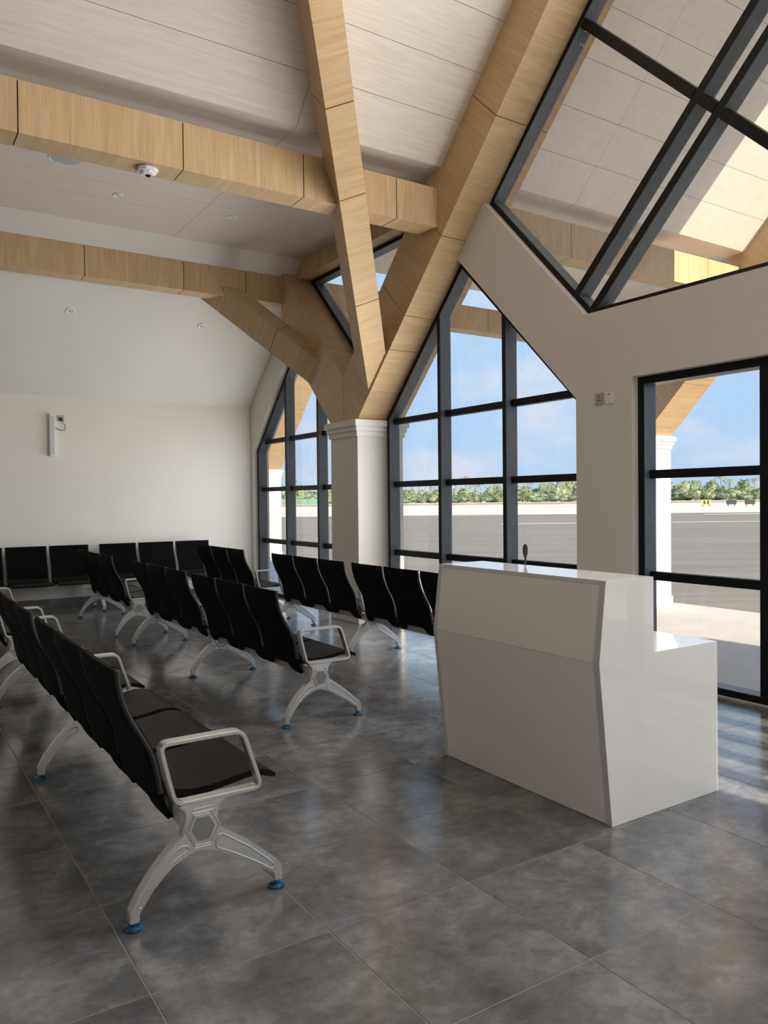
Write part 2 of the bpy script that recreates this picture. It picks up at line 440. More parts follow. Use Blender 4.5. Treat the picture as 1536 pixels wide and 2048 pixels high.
for a in range(len(JX) - 1):
    for side_ in (0, 1):
        xa, xb = JX[a], JX[a+1]
        if side_: xb = min(xb, 8.55)
        if xb - xa < .1: continue
        xm = (xa + xb)/2; bmat = 'ceiling_board_lit' if xa > 5 else 'ceiling_board'
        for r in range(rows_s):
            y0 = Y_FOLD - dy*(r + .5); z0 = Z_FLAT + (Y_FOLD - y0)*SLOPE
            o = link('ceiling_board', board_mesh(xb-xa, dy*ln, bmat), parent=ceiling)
            if side_: o.location = (xm, 2*YR - y0, z0); o.rotation_euler = (ang, 0, 0)
            else: o.location = (xm, y0, z0); o.rotation_euler = (-ang, 0, 0)
        for r in range(rows_f if not (side_ and xa > 5) else 0):
            y0 = Y_FOLD + dyf*(r + .5)
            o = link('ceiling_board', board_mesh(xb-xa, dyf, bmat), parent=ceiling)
            o.location = (xm, 2*YR - y0 if side_ else y0, Z_FLAT)

# ------------------------------------------------------------------ timber members: casings with dark joints
def member(name, label, c0, axis, up, w0, w1, d0, d1, cuts, cat='beam', ends=None, gap=0.009, core=True, end_faces=None):
    """box member: origin c0, axis dir, up dir; width from w0..w1 along side, depth d0..d1 along up; cuts = positions along axis"""
    ax = Vector(axis).normalized(); up = Vector(up); up = (up - ax*up.dot(ax)).normalized(); sd = up.cross(ax)
    M = Matrix((( ax.x, sd.x, up.x, c0[0]), (ax.y, sd.y, up.y, c0[1]), (ax.z, sd.z, up.z, c0[2]), (0, 0, 0, 1)))
    t = thing(name, label, cat); t.matrix_world = M
    for i in range(len(cuts) - 1):
        a, b = cuts[i] + (gap/2 if i else 0), cuts[i+1] - (gap/2 if i < len(cuts)-2 else 0)
        mb = MB(); L = (b - a)/2; mb.box(-L, L, w0, w1, d0, d1)
        o = mb.build('casing', 'oak', t); o.location = ((a + b)/2, 0, 0)
    if core:
        i_ = 0.008; mb = MB(); mb.box(cuts[0] + i_, cuts[-1] - i_, w0 + i_, w1 - i_, d0 + i_, d1 - i_); mb.build('joint_core', 'joint_dark', t)
    return t
def poly_member(name, label, poly, x0, x1, cuts_dir, cuts, cat='beam'):
    """planar member in a Y-Z polygon (convex) extruded x0..x1, split by lines dot(p, cuts_dir)=cut into casings"""
    t = thing(name, label, cat)
    d = Vector((cuts_dir[0], cuts_dir[1])); gap = 0.009
    def clip(P, s, k):     # keep s*(d.p - k) >= 0
        out = []
        for i in range(len(P)):
            a, b = Vector(P[i]), Vector(P[(i+1) % len(P)]); fa, fb = s*(d.dot(a)-k), s*(d.dot(b)-k)
            if fa >= 0: out.append(tuple(a))
            if (fa < 0) != (fb < 0): q = a + (b-a)*(fa/(fa-fb)); out.append(tuple(q))
        return out
    ks = [-1e3] + list(cuts) + [1e3]
    R = Matrix(((0, 1, 0), (0, 0, 1), (1, 0, 0)))
    axis = Vector((0, d.x, d.y)).normalized(); third = Vector((1, 0, 0)); sd = third.cross(axis)
    for i in range(len(ks) - 1):
        P = clip(poly, 1, ks[i] + (gap/2 if i else 0)); P = clip(P, -1, ks[i+1] - gap/2) if P else P
        if len(P) < 3: continue
        mb = MB(); mb.prism(P, 0, x0, x1)
        cen = sum((v for v in mb.v), Vector())/len(mb.v)
        Mx = Matrix(((axis.x, sd.x, third.x, cen.x), (axis.y, sd.y, third.y, cen.y), (axis.z, sd.z, third.z, cen.z), (0,0,0,1)))
        inv = Mx.inverted(); mb.v = [inv @ v for v in mb.v]
        o = mb.build('casing', 'oak', t); o.matrix_local = Mx
    c = sum((Vector(p) for p in poly), Vector((0, 0)))/len(poly)
    mb = MB(); mb.prism([tuple(c + (Vector(p) - c)*0.985) for p in poly], 0, x0 + .008, x1 - .008); mb.build('joint_core', 'joint_dark', t)
    return t

UNDER = lambda y: 10.3012 - 1.0178*y            # underside line of the near wall rafter
SK = 1.0178
ZCAP = UNDER(7.785)
def v_pair(x0, x1, y_off, where, top_y=0.2):
    """the two rafters that fan out from a column in the window plane"""
    dz = 0.86
    ytop = top_y
    near = [(7.785, ZCAP), (Y_COL - .004, ZCAP), (Y_COL - .004, UNDER(Y_COL) + dz), (ytop, UNDER(ytop) + dz), (ytop, UNDER(ytop))]
    far_y = 9.95
    near_o = [(y + y_off, z) for y, z in near]
    cd = (-1, SK)
    def cut(y): return -(y + y_off) + SK*UNDER(y)
    a = poly_member('wall_rafter', 'oak-clad rafter rising ' + where[0], near_o, x0, x1, cd,
                    [cut(7.10), cut(6.80), cut(6.16), cut(5.34), cut(4.2), cut(3.0), cut(1.8)][0:7])
    far = [(2*Y_COL - y, z) for y, z in [(7.785, ZCAP), (Y_COL - .004, ZCAP), (Y_COL - .004, UNDER(Y_COL) + dz), (6.44, UNDER(6.44) + dz), (6.44, UNDER(6.44))]]
    far_o = [(y + y_off, z) for y, z in far]
    cdf = (1, SK)
    def cutf(y): return (2*Y_COL - y + y_off) + SK*UNDER(y)
    b = poly_member('wall_rafter', 'oak-clad rafter rising ' + where[1], far_o, x0, x1, cdf, [cutf(7.12), cutf(6.70)])
    return a, b
v_pair(XC, 5.36, 0.0, ('from the inner column along the big glazed gable', 'from the inner column towards the plain back wall'))

# front and back tie beams, along X
member('tie_beam', 'long oak-clad tie beam nearest the camera, carrying the white dome camera', (0, 6.22, 4.13), (1, 0, 0), (0, 0, 1), 0, 0.26, 0, 0.385,
       [X_LEFT, -4.0, -2.75, -1.5, -0.29, 0.93, 2.155, 3.245, 4.24, 4.73])
member('tie_beam', 'oak-clad tie beam against the sloped plaster of the back wall', (0, 9.73, 4.13), (1, 0, 0), (0, 0, 1), 0, 0.26, 0, 0.385,
       [X_LEFT, -4.0, -2.75, -1.5, -0.29, 0.93, 2.155, 3.355, 4.20, 4.73])
member('tie_beam', 'oak-clad tie beam outside under the porch ceiling, sunlit at its end', (0, 6.22, 4.13), (1, 0, 0), (0, 0, 1), 0, 0.26, 0, 0.385,
       [5.36, 6.60, 7.55, 8.40, 9.10, 9.82])
member('tie_beam', 'oak-clad tie beam outside beyond the porch ceiling edge, seen at the top of the big window', (0, 9.73, 4.13), (1, 0, 0), (0, 0, 1), 0, 0.26, 0, 0.385,
       [5.36, 6.60, 7.55, 8.40, 9.10, 9.82])
# beam along the window wall over the small inverted triangular window
member('wall_beam', 'short oak-clad beam above the inverted triangular window', (4.92, 6.3, 4.46), (0, 1, 0), (0, 0, 1), -0.30, 0.0, 0, 0.24,
       [0, 1.2, 2.35, 3.50])
# diagonal struts into the room
d3 = Vector((-.829, -1, SK)); u3_ = Vector((0, SK, 1)).normalized()
C3 = Vector((3.557, 6.103, 4.09)) + u3_*0.03
L3 = d3.length
def along(y): return (6.103 - y)*L3
t3 = member('valley_strut', 'broad oak-clad diagonal strut crossing the front tie beam and climbing the pitched ceiling', C3, d3, u3_, 0, 0.256, 0, 0.33,
       [along(7.95), along(6.80), along(6.095), along(5.60), along(4.55), along(3.5)])
d1 = Vector((-.829, 1, SK)); u1_ = Vector((0, -SK, 1)).normalized()
C1 = Vector((3.557 + .2, 2*Y_COL - 6.103, 4.09)) + u1_*0.03
def along1(y): return (y - (2*Y_COL - 6.103))*L3
member('valley_strut', 'oak-clad diagonal strut reaching from the column to the back tie beam', C1, d1, u1_, -0.256, 0.0, 0, 0.345,
       [along1(8.35), along1(9.38), along1(10.45)])

# ------------------------------------------------------------------ columns
def column(label, x0, x1, yc, z0, mat):
    t = thing('column', label, 'column', ((x0+x1)/2, yc, z0))
    w, h = (x1-x0)/2, 0.314
    zc = ZCAP - z0
    m = MB(); m.box(-w, w, -h, h, 0, zc - .02); m.build('shaft', mat, t)
    m = MB(); m.box(-w-.02, w+.02, -h-.02, h+.02, 0, .12); m.build('plinth', mat, t, bevel=.004)
    for k, (o, za, zb) in enumerate([(.022, zc-.19, zc-.13), (.040, zc-.13, zc-.075), (.062, zc-.075, zc)]):
        m = MB(); m.box(-w-o, w+o, -h-o, h+o, za, zb); m.build('cap_moulding', 'cap_plaster' if mat == 'plaster' else mat, t, bevel=.004)
    return t
column('cream square column inside the hall carrying the oak struts', XC, 5.36, Y_COL, 0.0, 'plaster')
Z_OUT = -0.22
column('white sunlit porch column seen through the door glazing', 9.80, 10.42, Y_COL, Z_OUT, 'plaster_exterior')
column('white sunlit porch column seen through the window beside the back wall', 9.80, 10.42, 22.0, Z_OUT, 'plaster_exterior')
v_pair(9.80, 10.42, 0.0, ('from the porch column outside the door glazing', 'outside from the porch column away from the door'), top_y=3.2)
v_pair(9.80, 10.42, 13.9, ('outside from the farther porch column, sunlit underside', 'outside beyond the farther porch column'), top_y=4.2)

# ------------------------------------------------------------------ windows
def inset(P, w):
    n = len(P); out = []
    cx_ = sum(p[0] for p in P)/n; cy_ = sum(p[1] for p in P)/n
    L = []
    for i in range(n):
        a, b = Vector(P[i]), Vector(P[(i+1) % n]); d = (b-a).normalized(); nrm = Vector((-d.y, d.x))
        if nrm.dot(Vector((cx_, cy_)) - a) < 0: nrm = -nrm
        L.append((a + nrm*w, d))
    for i in range(n):
        (p, d), (q, e_) = L[i-1], L[i]
        cr_ = d.x*e_.y - d.y*e_.x; t_ = ((q.x-p.x)*e_.y - (q.y-p.y)*e_.x)/cr_
        out.append(tuple(p + d*t_))
    return out
def clip2(P, nrm, k):
    out = []
    for i in range(len(P)):
        a, b = Vector(P[i]), Vector(P[(i+1) % len(P)]); fa, fb = nrm.dot(a)-k, nrm.dot(b)-k
        if fa >= 0: out.append(tuple(a))
        if (fa < 0) != (fb < 0): out.append(tuple(a + (b-a)*(fa/(fa-fb))))
    return out
def two_tone(name, P, x0, x1, parent, split=0.012):
    """bar in Y-Z polygon: dark front strip and slate side, one mesh with two materials"""
    m = MB(); m.prism(P, 0, x0, x1)
    o = m.build(name, 'frame_metal', parent, bevel=0.003)
    o.data.materials.append(MATS['mullion_side'])
    for f in o.data.polygons:
        if abs(f.normal.x) < 0.5: f.material_index = 1
    return o
def window(name, poly, lines, frame_w=0.05, xf=XF, depth=0.145, rail_rec=0.055, bolts=None, kind='structure'):
    """lines: list of (normal(y,z), offset, width, 'mullion'|'rail')"""
    root = bpy.data.objects.new(name, None); COL.objects.link(root); root['kind'] = kind
    x1 = xf + depth; inner = inset(poly, frame_w); n = len(poly)
    for i in range(n):
        j = (i+1) % n
        two_tone('frame_bar', [poly[i], poly[j], inner[j], inner[i]], xf, x1, root)
    mull = [l for l in lines if l[3] == 'mullion']; rails = [l for l in lines if l[3] == 'rail']
    for nr, k, w, _ in mull:
        nr = Vector(nr).normalized(); P = clip2(inner, nr, k - w/2); P = clip2(P, -nr, -(k + w/2))
        if len(P) >= 3: two_tone('mullion', P, xf, x1, root)
    for nr, k, w, _ in rails:
        nr = Vector(nr).normalized(); strip = clip2(clip2(inner, nr, k - w/2), -nr, -(k + w/2))
        segs = [strip]
        for mn, mk, mw, _ in mull:
            mn = Vector(mn).normalized(); nx = []
            for S in segs:
                for Q in (clip2(S, mn, mk + mw/2), clip2(S, -mn, -(mk - mw/2))):
                    if len(Q) >= 3: nx.append(Q)
            segs = nx
        for S in segs:
            m = MB(); m.prism(S, 0, xf + rail_rec, x1 - .01); m.build('rail', 'frame_metal', root, bevel=.006)
    cells = [inner]
    for nr, k, w, _ in lines:
        nr = Vector(nr).normalized(); nx = []
        for S in cells:
            for Q in (clip2(S, nr, k + w*.4), clip2(S, -nr, -(k - w*.4))):
                if len(Q) >= 3: nx.append(Q)
        cells = nx
    for S in cells:
        m = MB(); m.prism(S, 0, XG, XG + .004); m.build('pane', 'glass', root)
    return root
RZ = [2.362, 1.625, 0.822]
rails = [((0, 1), z, 0.066, 'rail') for z in RZ]
window('window_1', W2, [((1, 0), 6.715, 0.056, 'mullion'), ((1, 0), 5.685, 0.056, 'mullion')] + rails)
window('window_2', W3, [((1, 0), 10.44, 0.056, 'mullion'), ((1, 0), 9.455, 0.056, 'mullion')] + rails)
window('door_1', W1, [((1, 0), 3.06, 0.072, 'mullion')] + rails[1:], frame_w=0.062)
r2 = math.sqrt(2)
w4 = window('window_3', W4, [((1, 1), 7.95/r2, 0.072, 'mullion'), ((1, 1), 7.60/r2, 0.072, 'mullion'),
                       ((-1, 1), 0.80/r2, 0.078, 'rail')], rail_rec=0.0)
window('window_4', W5, [], frame_w=0.055)
window('window_5', mir(W2), [((1, 0), 2*YR - 6.715, 0.056, 'mullion'), ((1, 0), 2*YR - 5.685, 0.056, 'mullion')] + rails)
# bolts of the upper window joints
for (yy, zz, dr_) in [(4.66, 5.40, 1), (4.72, 5.32, 1), (5.81, 4.32, 1)]:
    for k in range(3):
        b_ = MB(); b_.disc((XF + .03 + .03*k, yy, zz), (0, -.707, -.707), .006, .010, 10); b_.build('bolt', 'cast_metal', w4)
# door threshold
m = MB(); m.box(5.09, 5.32, 2.005, 4.115, -0.02, 0.012); th = m.build('trim_1', 'patio_concrete', kind='structure', bevel=.003)

# ------------------------------------------------------------------ service desk
dk = thing('service_desk', 'glossy white reception desk with angled front standing by the door glazing', 'desk', (2.69, 2.318, 0))
prof = [(0.0, 0.0), (-0.077, 0.723), (-0.033, 1.083), (0.287, 1.083), (0.287, 0.737), (0.765, 0.737), (0.768, 0.0)]
LD = 1.194
for y0, y1 in ((0, 0.034), (LD - .034, LD)):
    m = MB(); m.prism(prof, 1, y0, y1); o = m.build('side_panel', 'desk_white', dk, bevel=.0015)
    o.data.materials.append(MATS['desk_edge'])
    for f in o.data.polygons:
        if f.normal.x < -0.9: f.material_index = 1
y0, y1 = .034, LD - .034
r_ = 0.004
m = MB(); m.prism([(0.0 + r_, 0.002), (-0.077 + r_, 0.722), (-0.057 + r_, 0.722), (0.02 + r_, 0.002)], 1, y0, y1); m.build('lower_front_panel', 'desk_front', dk)
m = MB(); m.prism([(-0.077 + r_ + .001, 0.7235), (-0.035 + r_, 1.062), (-0.015 + r_, 1.062), (-0.056 + r_, 0.7235)], 1, y0, y1); m.build('upper_front_panel', 'desk_front', dk)
m = MB(); m.box(-0.030, 0.287, y0, y1, 1.0625, 1.083); m.build('counter_top', 'desk_white', dk, bevel=.001)
m = MB(); m.box(0.265, 0.285, y0, y1, 0.737, 1.0625); m.build('counter_back', 'desk_white', dk)
m = MB(); m.box(0.287, 0.765, y0, y1, 0.715, 0.736); m.build('work_top', 'desk_white', dk, bevel=.001)
m = MB(); m.box(0.70, 0.718, y0, y1, 0.05, 0.714); m.build('back_panel', 'desk_white', dk)
# microphone
mic = thing('microphone', 'slim black gooseneck microphone standing on the white desk', 'microphone', (3.075, 3.26, 0.7365))
m = MB(); m.disc((0, 0, 0), (0, 0, 1), .055, .022, 24, .045); m.build('base', 'dark_plastic', mic, smooth=True)
m = MB(); m.tube([(0, 0, .02), (0, 0, .15), (.002, 0, .25), (0, 0, .40)], .0055, 10); m.build('gooseneck', 'dark_plastic', mic, smooth=True)
m = MB(); m.tube([(0, 0, .375), (0, 0, .385), (0, 0, .40), (0, 0, .425), (0, 0, .443), (0, 0, .452)], .01, 14, rs=[.006, .010, .0135, .0145, .011, .004]); m.build('head', 'dark_plastic', mic, smooth=True)

# ------------------------------------------------------------------ tandem benches
LEG = [(.0,.027),(.0,.067),(.033,.126),(.075,.183),(.112,.222),(.15,.257),(.182,.281),(.186,.30),(.197,.342),(.192,.366),(.172,.386),
       (.345,.386),(.318,.362),(.312,.318),(.323,.281),(.439,.198),(.538,.112),(.556,.095),(.563,.075),(.563,.03),(.534,.03),(.526,.063),(.454,.114),
       (.363,.17),(.31,.2),(.27,.213),(.235,.217),(.205,.211),(.148,.183),(.11,.15),(.079,.118),(.034,.055),(.032,.027)]
RIB_A = [(.026,.078),(.056,.128),(.10,.184),(.15,.232),(.176,.25),(.2,.246),(.205,.232),(.185,.222),(.14,.197),(.085,.142),(.048,.088),(.036,.074)]
RIB_B = [(.325,.262),(.43,.188),(.515,.112),(.53,.09),(.52,.08),(.45,.13),(.36,.186),(.31,.212),(.302,.228),(.308,.252)]
HEX = [(.229,.340),(.279,.340),(.303,.297),(.279,.252),(.233,.252),(.209,.297)]
def scale_poly(P, s):
    cx_ = sum(p[0] for p in P)/len(P); cz_ = sum(p[1] for p in P)/len(P)
    return [(cx_ + (x-cx_)*s, cz_ + (z-cz_)*s) for x, z in P]
HT = 0.021
leg_b = MB(); leg_b.prism(LEG, 1, -HT, HT); me_b = mesh('leg', leg_b.v, leg_b.f)
bm_ = bmesh.new(); bm_.from_mesh(me_b)
bmesh.ops.bevel(bm_, geom=[e for e in bm_.edges if abs(e.verts[0].co.y - e.verts[1].co.y) < 1e-5], offset=.0035, segments=2, affect='EDGES', clamp_overlap=True)
bm_.verts.ensure_lookup_table(); leg_m = MB(); leg_m.add([v.co.copy() for v in bm_.verts], [tuple(v.index for v in f.verts) for f in bm_.faces]); bm_.free()
for sgn in (-1, 1):
    for R_ in (round_poly(RIB_A, .012, 2), round_poly(RIB_B, .012, 2), scale_poly(HEX, 1.30)):
        leg_m.tube([(x, sgn*HT, z) for x, z in R_], .0040, 6, closed=True)
    for a, b in (((.222, .368), (.29, .368)), ((.225, .230), (.285, .230)), ((.215, .355), (.297, .355))):
        leg_m.tube([(a[0], sgn*HT, a[1]), (b[0], sgn*HT, b[1])], .003, 6)
me_leg = mesh('leg', leg_m.v, leg_m.f); me_leg.materials.append(MATS['cast_metal'])
hx = MB()
hx.prism(scale_poly(HEX, 1.10), 1, -(HT + .006), HT + .006)
me_hexr = mesh('hexagon_frame', hx.v, hx.f); me_hexr.materials.append(MATS['cast_metal'])
hx = MB()
hx.prism(scale_poly(HEX, .92), 1, -(HT + .0075), HT + .0075)
me_hex = mesh('hexagon_plate', hx.v, hx.f); me_hex.materials.append(MATS['hex_plate'])
ft = MB(); ft.tube([(0,0,0),(0,0,.006),(0,0,.010),(0,0,.016),(0,0,.018),(0,0,.034)], .03, 20, rs=[.030, .032, .030, .020, .011, .010])
me_ft = mesh('foot', ft.v, ft.f, smooth=True, angle=50); me_ft.materials.append(MATS['foot_blue'])
arm = MB(); loop = round_poly([(.163,.394),(.135,.50),(.110,.612),(.412,.612),(.484,.394)], .034, 5)
cen = (sum(p[0] for p in loop)/len(loop), sum(p[1] for p in loop)/len(loop))
n_ = len(loop); vs_, fs_ = [], []
for i, (x, z) in enumerate(loop):
    a, b = Vector(loop[i-1]), Vector(loop[(i+1) % n_]); d = (b-a).normalized(); nr = Vector((-d.y, d.x))
    if nr.dot(Vector((x, z)) - Vector(cen)) < 0: nr = -nr
    hw = .024
    prof_ = [(.008, -hw+.004), (.008, hw-.004), (.005, hw), (-.005, hw), (-.008, hw-.004), (-.008, -hw+.004), (-.005, -hw), (.005, -hw)]
    vs_ += [(x + nr.x*p, q, z + nr.y*p) for p, q in prof_]
for i in range(n_):
    j = (i+1) % n_
    for k in range(8): fs_.append((i*8+k, i*8+(k+1) % 8, j*8+(k+1) % 8, j*8+k))
arm.add(vs_, fs_)
me_arm = mesh('armrest', arm.v, arm.f, smooth=True, angle=28); me_arm.materials.append(MATS['cast_metal'])
# backrest: S-shaped shell tapering below the seat
BF = [(.004,.865),(.009,.815),(.024,.753),(.048,.696),(.081,.637),(.110,.585),(.130,.53),(.142,.47),(.150,.42),(.160,.365),(.185,.318)]
BR = [(-.016,.868),(-.013,.815),(.002,.750),(.028,.683),(.060,.622),(.090,.566),(.110,.50),(.122,.44),(.130,.40),(.140,.355),(.165,.312)]
def shell(front, rear, n, width, cols, bow=0.0):
    F, R_ = spline(front, n), spline(rear, n); vs, fs = [], []
    for Sx, P in enumerate((F, R_)):
        for i, (x, z) in enumerate(P):
            w = width(z, i/n)
            for c in range(cols + 1):
                u = c/cols*2 - 1
                vs.append((x - bow*(1-u*u)*(1 if Sx == 0 else 1), u*w, z))
    N = (n+1)*(cols+1); q = cols + 1
    for i in range(n):
        for c in range(cols):
            a = i*q + c; fs.append((a, a+1, a+q+1, a+q)); fs.append((N+a, N+a+q, N+a+q+1, N+a+1))
    for i in range(n):
        for c in (0, cols): a = i*q + c; fs.append((a, a+q, N+a+q, N+a))
    for c in range(cols):
        for i in (0, n): a = i*q + c; fs.append((a, a+1, N+a+1, N+a))
    return vs, fs
def bw(z, t): return .245
def back_shell(n=30, z_notch=.392):
    """backrest with a trapezoid notch at the bottom that leaves a tab at either side"""
    F, R_ = spline(BF, n), spline(BR, n); q = 7; N = (n + 1)*q; vs, fs = [], []
    i0 = next(i for i, p in enumerate(F) if p[1] < z_notch)
    for P in (F, R_):
        for i, (x, z) in enumerate(P):
            k = max(0.0, min(1.0, (i - i0)/(n - i0)))
            inner = .128 + .05*k
            for y in (-.245, -.20 - .01*k, -inner, 0, inner, .20 + .01*k, .245):
                edge = 1 - (y/.245)**2
                vs.append((x - .008*edge, y, z + (.016*(1 - (abs(y)/.245)) if i == n else 0)))
    solid = lambda i, c: not (i >= i0 and c in (2, 3))
    for i in range(n):
        for c in range(q - 1):
            if not solid(i, c): continue
            a = i*q + c; fs.append((a, a+1, a+q+1, a+q)); fs.append((N+a, N+a+q, N+a+q+1, N+a+1))
            if c == 0 or not solid(i, c - 1): fs.append((a, a+q, N+a+q, N+a))
            if c == q - 2 or not solid(i, c + 1): fs.append((a+1, N+a+1, N+a+q+1, a+q+1))
            if i == 0: fs.append((a, N+a, N+a+1, a+1))
            if i == n - 1 or not solid(i + 1, c): b_ = a + q; fs.append((b_, b_+1, N+b_+1, N+b_))
    return vs, fs
vs_, fs_ = back_shell()
me_back = mesh('backrest', vs_, fs_, smooth=True, angle=50); me_back.materials.append(MATS['chair_black'])
ST = [(.148,.455),(.175,.425),(.225,.408),(.30,.402),(.40,.412),(.48,.424),(.535,.420),(.572,.406),(.590,.392)]
SB = [(.150,.415),(.180,.392),(.225,.380),(.30,.376),(.40,.388),(.475,.400),(.525,.398),(.562,.386),(.585,.380)]
vs_, fs_ = shell(ST, SB, 22, lambda z, t: .243, 6, 0.0)
me_seat = mesh('seat', vs_, fs_, smooth=True, angle=50); me_seat.materials.append(MATS['seat_black'])
# slim side edging of the backrest (satin dark rim)
plain('rim_grey', (0.03, 0.031, 0.034), 0.38, 0.0, 0.5, 0.1, 20)
rims = []
for sgn in (-1, 1):
    ed = MB(); ed.tube([((a[0]+b[0])/2, sgn*bw((a[1]+b[1])/2, 0), (a[1]+b[1])/2) for a, b in zip(spline(BF, 20), spline(BR, 20))][:17], .0105, 6)
    me_rim = mesh('edge_trim', ed.v, ed.f, smooth=True, angle=60); me_rim.materials.append(MATS['rim_grey']); rims.append(me_rim)
br = MB(); br.box(.085, .16, -.035, .035, .335, .392)
PITCH_S = 0.54
def bench(label, loc, rz, modules, mod=1.735, arms=None, group=None):
    t = thing('tandem_bench', label, 'bench', loc, rz, group)
    Lb = modules*mod
    m = MB(); m.box(.185, .262, -.0, Lb, .302, .368); m.build('support_beam', 'beam_metal', t, bevel=.004)
    for k in range(modules + 1):
        y = k*mod
        lg = link('leg', me_leg, parent=t); lg.location = (0, y, 0)
        h = link('hexagon_frame', me_hexr, parent=lg); h = link('hexagon_plate', me_hex, parent=lg)
        for fx in (.016, .548):
            f_ = link('foot', me_ft, parent=lg); f_.location = (fx, 0, 0)
        a = link('armrest', me_arm, parent=t); a.location = (0, y, 0)
    for k in range(modules):
        for s in range(3):
            y = k*mod + mod/2 + (s-1)*PITCH_S
            b = link('backrest', me_back, parent=t); b.location = (0, y, 0)
            for me_rim in rims: link('edge_trim', me_rim, parent=b)
            s_ = link('seat', me_seat, parent=t); s_.location = (0, y, 0)
    return t
grp = None
bench('black six-seat bench nearest the camera, its steel hexagon leg in the left foreground', (.70, 2.675, 0), 0, 2)
bench('black bench cut by the left frame edge, behind the nearest bench', (.70, 6.76, 0), 0, 1)
bench('black six-seat bench in the middle, just left of the white desk', (2.165, 4.505, 0), 0, 2)
bench('black three-seat bench behind the middle bench, ahead of the wall seats', (2.15, 8.575, 0), 0, 1)
bench('black six-seat bench along the windows, partly hidden by the white desk', (3.71, 4.565, 0), 0, 2)
bench('black three-seat bench near the corner of back wall and windows', (3.70, 8.66, 0), 0, 1)
bench('black six-seat bench lined up against the plain back wall', (.83, 11.29, 0), -math.pi/2, 2, 1.73)

# ------------------------------------------------------------------ small fittings
def downlight(label, loc, nrm):
    n = Vector(nrm).normalized(); t = thing('downlight', label, 'downlight', loc); t.rotation_euler = n.to_track_quat('Z', 'Y').to_euler()
    m = MB(); ring = [(math.cos(2*math.pi*k/28)*.045, math.sin(2*math.pi*k/28)*.045, .001) for k in range(28)]
    m.tube(ring, .010, 8, closed=True); m.build('trim_ring', 'white_plastic', t, smooth=True)
    m = MB(); m.disc((0, 0, -.002), (0, 0, 1), .038, .004, 24); m.build('reflector', 'white_plastic', t)
    m = MB(); m.disc((0, 0, .002), (0, 0, 1), .019, .005, 18, .012); m.build('lens', 'grille_grey', t)
downlight('small white downlight in the flat ceiling, nearer the column', (3.51, 8.49, Z_FLAT - .001), (0, 0, -1))
downlight('small white downlight in the flat ceiling, farther from the column', (2.235, 8.515, Z_FLAT - .001), (0, 0, -1))
nl = Vector((0, -(Z_FLAT - Z_FOLD), -(YB - Y_LEAN))).normalized()
for lab, x, y in (('small recessed spotlight on the sloped wall, left one', 2.13, 10.46), ('small recessed spotlight on the sloped wall, near the diagonal strut', 3.85, 10.46)):
    downlight(lab, Vector((x, y, lean_z(y))) + nl*.001, nl)
# dome camera under the front beam
t = thing('ceiling_camera', 'white octagonal camera unit under the front oak beam', 'camera', (1.90, 6.345, 4.129)); t.rotation_euler = (math.pi, 0, 0)
def ngon(r, n, ph): return [(math.cos(ph + 2*math.pi*k/n)*r, math.sin(ph + 2*math.pi*k/n)*r) for k in range(n)]
m = MB(); m.prism(ngon(.088, 8, math.pi/8), 2, 0, .03); o = m.build('housing', 'white_plastic', t, bevel=.006)
m = MB(); m.disc((0, 0, .03), (0, 0, 1), .074, .016, 8, .05); m.build('cover', 'white_plastic', t)
m = MB(); m.disc((.012, -.02, .046), (0, 0, 1), .024, .012, 18, .014); m.build('lens', 'dark_plastic', t)
m = MB(); m.disc((-.035, .0, .041), (0, 0, 1), .010, .008, 12); m.build('sensor', 'grille_grey', t)
# round ceiling speaker
t = thing('ceiling_speaker', 'flat round grey speaker in the ceiling above the front beam', 'speaker', (1.58, 7.86, Z_FLAT)); t.rotation_euler = (math.pi, 0, 0)
m = MB(); m.disc((0, 0, 0), (0, 0, 1), .14, .008, 32, .135); m.build('grille', 'grille_grey', t)
m = MB(); m.tube([(math.cos(2*math.pi*k/32)*.142, math.sin(2*math.pi*k/32)*.142, .004) for k in range(32)], .006, 6, closed=True); m.build('rim', 'white_plastic', t)
# emergency light bar and its socket on the back wall
t = thing('light_bar', 'upright white strip light with rows of small lamps on the back wall', 'lamp', (2.085, YB, 2.09))
m = MB(); m.box(-.035, .035, -.065, 0, 0, .57); m.build('housing', 'white_plastic', t, bevel=.004)
m = MB()
for r in range(22):
    for c in range(3): m.box(-.024 + c*.018, -.012 + c*.018, -.068, -.065, .02 + r*.0245, .035 + r*.0245)
m.build('lamp_rows', 'grille_grey', t)
t = thing('wall_socket', 'grey plug socket beside the white strip light', 'socket', (2.205, YB, 2.615))
m = MB(); m.box(-.043, .043, -.010, 0, -.043, .043); m.build('plate', 'socket_beige', t, bevel=.002)
m = MB(); m.box(-.02, .015, -.045, -.010, -.035, .01); m.build('plug', 'dark_plastic', t, bevel=.003)
m = MB(); m.tube([(0, -.04, -.03), (.03, -.045, -.07), (.055, -.04, -.12), (.04, -.04, -.165), (0, -.04, -.17), (-.04, -.035, -.15), (-.07, -.03, -.14), (-.085, -.03, -.15)], .005, 6)
tag(m.build('power_cable', 'cable_dark', origin=None), 'dark looped cable hanging between socket and strip light', 'cable').location = (2.205, YB, 2.615)
